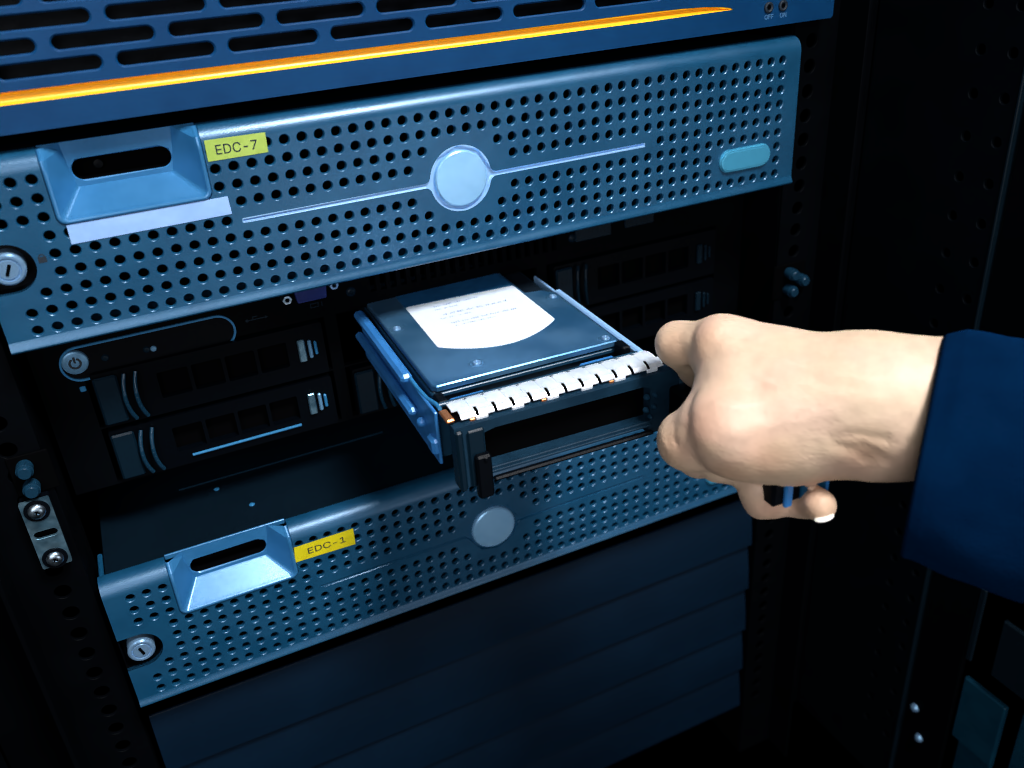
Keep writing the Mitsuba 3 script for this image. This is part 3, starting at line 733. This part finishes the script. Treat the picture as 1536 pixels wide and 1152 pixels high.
# front frame of the caddy
fx0, fx1 = -0.0525, 0.0640
fr = sbox(fx0, -0.0365, fx1, -0.0042)
opening = Polygon([(-0.0385, -0.0285), (-0.0385, -0.0100), (-0.0330, -0.0088), (0.0440, -0.0095), (0.0480, -0.0110), (0.0480, -0.0290)])
fr = fr.difference(opening).difference(sbox(-0.0375, -0.04, 0.0470, -0.0325))
fm = cat(*[punched(p, [], -0.0345, 0.0065, 0.0) for p in polys(fr)])
fm2 = cat(cbox(-0.0375, 0.0480, -0.0352, -0.0300, -0.0322, -0.0290, 0.0004), cbox(-0.0375, 0.0480, -0.0362, -0.0346, -0.0316, -0.0304, 0.0003))
ff = add('front_frame', loc(cat(fm, fm2)), 'frame_matt', 30, dc)
add('frame_opening', loc(cbox(-0.0390, 0.0485, -0.0280, -0.0152, -0.0298, -0.0085, 0.0002)), 'black_deep', False, ff)
add('lower_lip', loc(cbox(-0.0370, 0.0475, -0.0395, -0.0362, -0.0345, -0.0325, 0.0008)), 'black_plastic', 30, ff)
add('corner_post', loc(cat(cbox(-0.0528, -0.0492, -0.0372, -0.0346, -0.0368, -0.0050, 0.0010), cbox(-0.0470, -0.0390, -0.0362, -0.0346, -0.0365, -0.0065, 0.0010))), 'carrier_grey', 30, ff)
add('foot', loc(cat(cbox(-0.0450, -0.0375, -0.0395, -0.0347, -0.0420, -0.0190, 0.0010), cbox(-0.0415, -0.0395, -0.0404, -0.0394, -0.0220, -0.0195, 0.0005))), 'black_plastic', 30, ff)
for x, z, r in ((0.0455, -0.0150, 0.0016), (0.0500, -0.0150, 0.0013), (0.0450, -0.0220, 0.0015), (0.0495, -0.0215, 0.0014), (0.0475, -0.0265, 0.0012)):
    add('latch_stud', loc(mv(face_front(lathe([(0, 0.0022), (r * 0.6, 0.0020), (r, 0.001), (r, 0)], 14)), x, -0.0346, z)), 'frame_dark', 40, ff)
# swung-out lever, seen below the hand
lev = add('lever', loc(cbox(0.0580, 0.0860, -0.1165, -0.0345, -0.0335, -0.0125, 0.0012)), 'black_plastic', 30, dc, label='dark lever of the caddy, swung out and gripped by the hand')
for xa, xb in ((0.0630, 0.0670), (0.0715, 0.0840)):
    add('lever_rib', loc(cbox(xa, xb, -0.1185, -0.1160, -0.0340, -0.0120, 0.0007)), 'rail_blue' if xb < 0.07 else 'bezel', 30, lev)
add('lever_edge', loc(cbox(0.0850, 0.0866, -0.1180, -0.0500, -0.0338, -0.0122, 0.0006)), 'rail_blue', 30, lev)

# ------------------------------------------------------------------ the person's hand and sleeve
#HAND_BEGIN
HAND = {
    'palm': [(0.0668, -0.1529, -0.1047, np.float64(0.0198)), (0.0984, -0.1916, -0.1141, np.float64(0.0243))],
    'palm_b': [(0.0519, -0.1745, -0.1232, np.float64(0.0214)), (0.0951, -0.1951, -0.114, np.float64(0.0246))],
    'palm_c': [(0.0549, -0.167, -0.1122, np.float64(0.0175)), (0.0967, -0.1934, -0.1143, np.float64(0.0245))],
    'heel': [(0.0701, -0.1813, -0.1301, np.float64(0.0187)), (0.0959, -0.1905, -0.1268, np.float64(0.0182))],
    'arm': [(0.0967, -0.1934, -0.1143, np.float64(0.0247)), (0.1072, -0.203, -0.1144, np.float64(0.0253)), (0.1201, -0.2132, -0.114, np.float64(0.0264)), (0.1511, -0.2413, -0.1182, np.float64(0.0296))],
    'wristbone': [(0.0938, -0.2085, -0.1297, np.float64(0.0088)), (0.1006, -0.2139, -0.1297, np.float64(0.0073))],
    'knob_a': [(0.0596, -0.1467, -0.095, np.float64(0.0107))],
    'knob_b': [(0.0414, -0.1753, -0.1175, np.float64(0.0152))],
    'little': [(0.0605, -0.1432, -0.097, np.float64(0.0105)), (0.0537, -0.1244, -0.1035, np.float64(0.0098)), (0.0694, -0.1178, -0.123, np.float64(0.0086)), (0.0795, -0.1175, -0.1363, np.float64(0.0075))],
    'ring': [(0.0444, -0.1708, -0.1182, np.float64(0.0157)), (0.0357, -0.1595, -0.1306, np.float64(0.013)), (0.0472, -0.1511, -0.1459, np.float64(0.0103)), (0.0669, -0.146, -0.1522, np.float64(0.01))],
    'middle': [(0.0501, -0.1712, -0.1317, np.float64(0.012)), (0.049, -0.1634, -0.1445, np.float64(0.0079)), (0.0552, -0.1694, -0.1461, np.float64(0.007)), (0.073, -0.1627, -0.1553, np.float64(0.0073))],
    'index': [(0.0664, -0.1735, -0.1448, np.float64(0.007)), (0.0575, -0.1793, -0.152, 0.0072), (0.0603, -0.1799, -0.159, 0.0072), (0.0665, -0.1811, -0.1612, 0.0064), (0.0739, -0.1829, -0.1612, 0.0064)],
    'thumb': [(0.0997, -0.1587, -0.1712, np.float64(0.0077)), (0.0777, -0.187, -0.1598, np.float64(0.0076)), (0.0728, -0.2015, -0.1522, np.float64(0.007))],
}
SLEEVE = [((0.1316, -0.2014, -0.0894), (0.0864, -0.2346, -0.163)),
          ((0.1377, -0.2056, -0.0879), (0.0919, -0.2406, -0.1651)),
          ((0.146, -0.2146, -0.0888), (0.104, -0.2533, -0.1696)),
          ((0.1563, -0.2249, -0.0904), (0.117, -0.2661, -0.1736)),
          ((0.1763, -0.2446, -0.0925), (0.1431, -0.2892, -0.177))]
NAILS = [((0.0702, -0.2071, -0.1542), (-0.9357, 0.2687, -0.2288), (0.1906, -0.1609, -0.9684))]
CREASES = [(0.001, 0.0026, [(0.0691, -0.2101, -0.117), (0.0741, -0.214, -0.1189), (0.0794, -0.2171, -0.1233)]), (0.0008, 0.002, [(0.076, -0.2159, -0.116), (0.081, -0.2197, -0.1199), (0.0855, -0.2221, -0.1238)]), (0.0008, 0.002, [(0.067, -0.2082, -0.1133), (0.0751, -0.2153, -0.1112), (0.0825, -0.2218, -0.1126)]), (0.0012, 0.0035, [(0.0337, -0.1613, -0.1077), (0.0268, -0.1695, -0.1127), (0.0254, -0.1737, -0.1213), (0.0304, -0.174, -0.1343)]), (0.001, 0.0035, [(0.0516, -0.1379, -0.0897), (0.0475, -0.1411, -0.0963), (0.0577, -0.1296, -0.1157)]), (0.0012, 0.006, [(0.0579, -0.1574, -0.0862), (0.0582, -0.1597, -0.0872)]), (0.0014, 0.008, [(0.0388, -0.1613, -0.1018), (0.0419, -0.1728, -0.0982), (0.0505, -0.1809, -0.0981)]), (-0.0007, 0.0035, [(0.0529, -0.1598, -0.0901), (0.0618, -0.1744, -0.0911), (0.0712, -0.1913, -0.0915), (0.0818, -0.209, -0.0926)]), (-0.0007, 0.004, [(0.0348, -0.1805, -0.1035), (0.0535, -0.1898, -0.1016), (0.0687, -0.2025, -0.0994), (0.0808, -0.2143, -0.098)]), (-0.0006, 0.0035, [(0.0351, -0.1892, -0.1115), (0.0527, -0.1955, -0.1083), (0.069, -0.2065, -0.1036)]), (-0.0005, 0.0014, [(0.0533, -0.1771, -0.0951), (0.0568, -0.1873, -0.0976), (0.064, -0.1924, -0.0959), (0.0695, -0.2015, -0.0978), (0.0783, -0.2097, -0.0959)]), (-0.0005, 0.0013, [(0.0502, -0.1947, -0.1103), (0.0569, -0.1959, -0.1042), (0.063, -0.2002, -0.103)]), (0.0004, 0.0011, [(0.0252, -0.1575, -0.1216), (0.0227, -0.1634, -0.1269)]), (0.0004, 0.0011, [(0.0266, -0.1604, -0.1192), (0.024, -0.1664, -0.1258)]), (0.0004, 0.001, [(0.0462, -0.1277, -0.0965), (0.0444, -0.1295, -0.1019)])]
BLUSH = [(0.0483, -0.1475, -0.0908, 0.012), (0.0266, -0.1767, -0.1122, 0.014), (0.0458, -0.1316, -0.0998, 0.01), (0.0228, -0.1639, -0.1274, 0.011), (0.0675, -0.205, -0.1491, 0.012), (0.0363, -0.1872, -0.132, 0.012), (0.0773, -0.2163, -0.1206, 0.01), (0.0601, -0.1878, -0.1578, 0.01), (0.0471, -0.196, -0.1243, 0.012)]
CUFF = np.array([0.677, 0.531, -0.509])


def round_cone(P, a, b):
    """distance to the hull of two spheres"""
    a, b = np.asarray(a, float), np.asarray(b, float)
    pa, ba = P - a[:3], b[:3] - a[:3]
    L2 = ba @ ba
    t = np.clip((pa @ ba) / max(L2, 1e-12), 0, 1)
    # shift along the axis for the taper
    L = math.sqrt(max(L2, 1e-12))
    sl = np.clip((a[3] - b[3]) / L, -0.9, 0.9)
    q = np.linalg.norm(pa - t[..., None] * ba, axis=-1)
    t = np.clip(((pa @ ba) / L - q * sl / math.sqrt(1 - sl * sl) * -1 * 1.0) / L, 0, 1)
    return np.linalg.norm(pa - t[..., None] * ba, axis=-1) - (a[3] + (b[3] - a[3]) * t)


def smin(a, b, k):
    h = np.clip(0.5 + 0.5 * (b - a) / k, 0, 1)
    return b + (a - b) * h - k * h * (1 - h)


def chain(P, pts, k):
    if len(pts) == 1:
        return np.linalg.norm(P - np.array(pts[0][:3]), axis=-1) - pts[0][3]
    d = None
    for a, b in zip(pts[:-1], pts[1:]):
        e = round_cone(P, a, b)
        d = e if d is None else smin(d, e, k)
    return d


def surface_nets(F, org, h):
    """the zero surface of a grid of distances"""
    s = F < 0
    nx, ny, nz = F.shape
    acc = np.zeros((nx - 1, ny - 1, nz - 1, 3)); cnt = np.zeros((nx - 1, ny - 1, nz - 1))
    corners = [(i, j, k) for i in (0, 1) for j in (0, 1) for k in (0, 1)]
    sub = lambda c: (slice(c[0], nx - 1 + c[0]), slice(c[1], ny - 1 + c[1]), slice(c[2], nz - 1 + c[2]))
    for c in corners:
        for ax in range(3):
            if c[ax]:
                continue
            e = list(c); e[ax] = 1
            A, B = F[sub(c)], F[sub(e)]
            m = (A < 0) != (B < 0)
            t = np.where(m, A / np.where(A == B, 1, A - B), 0)
            p = np.zeros(A.shape + (3,)); p += np.array(c, float); p[..., ax] += t
            acc += p * m[..., None]; cnt += m
    act = cnt > 0
    idx = -np.ones(act.shape, int); idx[act] = np.arange(act.sum())
    I = np.argwhere(act)
    V = (acc[act] / cnt[act][:, None] + I) * h + org
    Q = []
    for ax in range(3):
        u, v = (ax + 1) % 3, (ax + 2) % 3
        lo = [slice(None)] * 3; hi = [slice(None)] * 3
        lo[ax] = slice(0, -1); hi[ax] = slice(1, None)
        A, B = s[tuple(lo)], s[tuple(hi)]
        E = np.argwhere(A != B)
        E = E[(E[:, u] > 0) & (E[:, v] > 0) & (E[:, u] < F.shape[u] - 1) & (E[:, v] < F.shape[v] - 1)]
        ins = s[tuple(E.T)]
        def at(du, dv):
            e = E.copy(); e[:, u] -= du; e[:, v] -= dv
            return idx[tuple(e.T)]
        q = np.stack([at(1, 1), at(0, 1), at(0, 0), at(1, 0)], 1)
        q[~ins] = q[~ins][:, ::-1]
        Q.append(q)
    Q = np.vstack(Q)
    return V, np.vstack([Q[:, [0, 1, 2]], Q[:, [0, 2, 3]]])


pp = thing('person', 'bare right hand in a navy sleeve reaching in from the right to grip the drive', 'person')
allp = np.array([q for k, L in HAND.items() for q in L])
lo = (allp[:, :3] - allp[:, 3:]).min(0) - 0.006
hi = (allp[:, :3] + allp[:, 3:]).max(0) + 0.006
h = 0.0011
grid = np.stack(np.meshgrid(*[np.arange(lo[i], hi[i], h) for i in range(3)], indexing='ij'), -1)
D = None
for k in ('palm', 'palm_b', 'palm_c', 'heel', 'arm', 'wristbone', 'knob_a', 'knob_b'):
    e = chain(grid, HAND[k], 0.010)
    D = e if D is None else smin(D, e, 0.012 if k in ('palm_b', 'palm_c', 'heel', 'arm') else 0.008)
for k, kk in (('little', 0.007), ('ring', 0.007), ('middle', 0.003), ('index', 0.003), ('thumb', 0.005)):
    D = smin(D, chain(grid, HAND[k], 0.004), kk)
near = np.abs(D) < 0.012
pn = grid[near]
for depth, width, line in CREASES:
    d = None
    for a, b in zip(line[:-1], line[1:]):
        a, b = np.array(a), np.array(b)
        t = np.clip(((pn - a) @ (b - a)) / max((b - a) @ (b - a), 1e-12), 0, 1)
        e = np.linalg.norm(pn - a - t[:, None] * (b - a), axis=1)
        d = e if d is None else np.minimum(d, e)
    D[near] += depth * np.exp(-(d / width) ** 2)
D[near] += 0.0012 * (meshkit.fbm(pn * 60, 3, 3) - 0.5)
V, Fc = surface_nets(D, lo, h)
hand_mesh = trimesh.Trimesh(V, Fc, process=False)
trimesh.smoothing.filter_taubin(hand_mesh, iterations=5)
if hand_mesh.volume < 0:
    hand_mesh.invert()
add('hand', hand_mesh, 'skin', True, pp)

# the sleeve: a loose turned cuff round the forearm
tops = np.array([a for a, b in SLEEVE]); bots = np.array([b for a, b in SLEEVE])
nt = 40
tt = np.linspace(0, len(SLEEVE) - 1, nt)
ip = lambda A: np.stack([np.interp(tt, np.arange(len(A)), A[:, i]) for i in range(3)], 1)
tp, bt = ip(tops), ip(bots)
na = 72
ang = np.linspace(0, 2 * np.pi, na, endpoint=False)


def sleeve_skin(shrink):
    V = []
    for i in range(nt):
        c = (tp[i] + bt[i]) / 2
        up = (tp[i] - bt[i]) / 2
        j0, j1 = max(i - 1, 0), min(i + 1, nt - 1)
        ax = (tp[j1] + bt[j1]) / 2 - (tp[j0] + bt[j0]) / 2
        u0 = up / np.linalg.norm(up)
        side = np.cross(ax, up); side /= np.linalg.norm(side)
        # the cuff is cut square to the forearm as it lies; further up the sleeve turns with the arm
        lie = CUFF - (CUFF @ u0) * u0; lie /= np.linalg.norm(lie)
        lie = lie if lie @ side > 0 else -lie
        side = lie
        hw = 0.78 * np.linalg.norm(up)
        u = up / np.linalg.norm(up)
        ce, se = np.cos(ang), np.sin(ang)
        q = c + (np.abs(ce) ** 0.9 * np.sign(ce))[:, None] * (np.linalg.norm(up) - shrink) * u + (np.abs(se) ** 0.9 * np.sign(se))[:, None] * (hw - shrink) * side
        d = q - c
        wob = 0.0060 * (meshkit.fbm(q * np.array([22, 40, 30]) + 5, 3, 7) - 0.5) * min(1, i / 6 + 0.25)
        q = q + d / np.linalg.norm(d, axis=1, keepdims=True) * wob[:, None]
        V.append(q)
    return np.array(V)


def skin_faces(n, m, o=0):
    F = []
    for i in range(n - 1):
        for j in range(m):
            a, b = i * m + j, i * m + (j + 1) % m
            F += [(a + o, b + o, b + m + o), (a + o, b + m + o, a + m + o)]
    return F


So, Si = sleeve_skin(0.0), sleeve_skin(0.0024)
mid = (So[0] + Si[0]) / 2 - 0.0012 * ((So[1] - So[0]).mean(0) / np.linalg.norm((So[1] - So[0]).mean(0)))
rows = np.vstack([So[::-1], mid[None], Si])
ns = len(rows)
sm = trimesh.Trimesh(rows.reshape(-1, 3), skin_faces(ns, na), process=False)
sm.fix_normals()
add('sleeve', sm, 'sleeve', True, pp)
# fingernails
for tip, right, out in NAILS:
    tip, right, out = (np.array(q) for q in (tip, right, out))
    m = trimesh.creation.icosphere(3, 1.0)
    m.apply_scale([0.0042, 0.0028, 0.0010])
    R = np.eye(4); R[:3, 0] = right; R[:3, 1] = np.cross(out, right); R[:3, 2] = out; R[:3, 3] = tip
    m.apply_transform(R)
    add('fingernail', m, 'nail_edge', True, pp)
#HAND_END
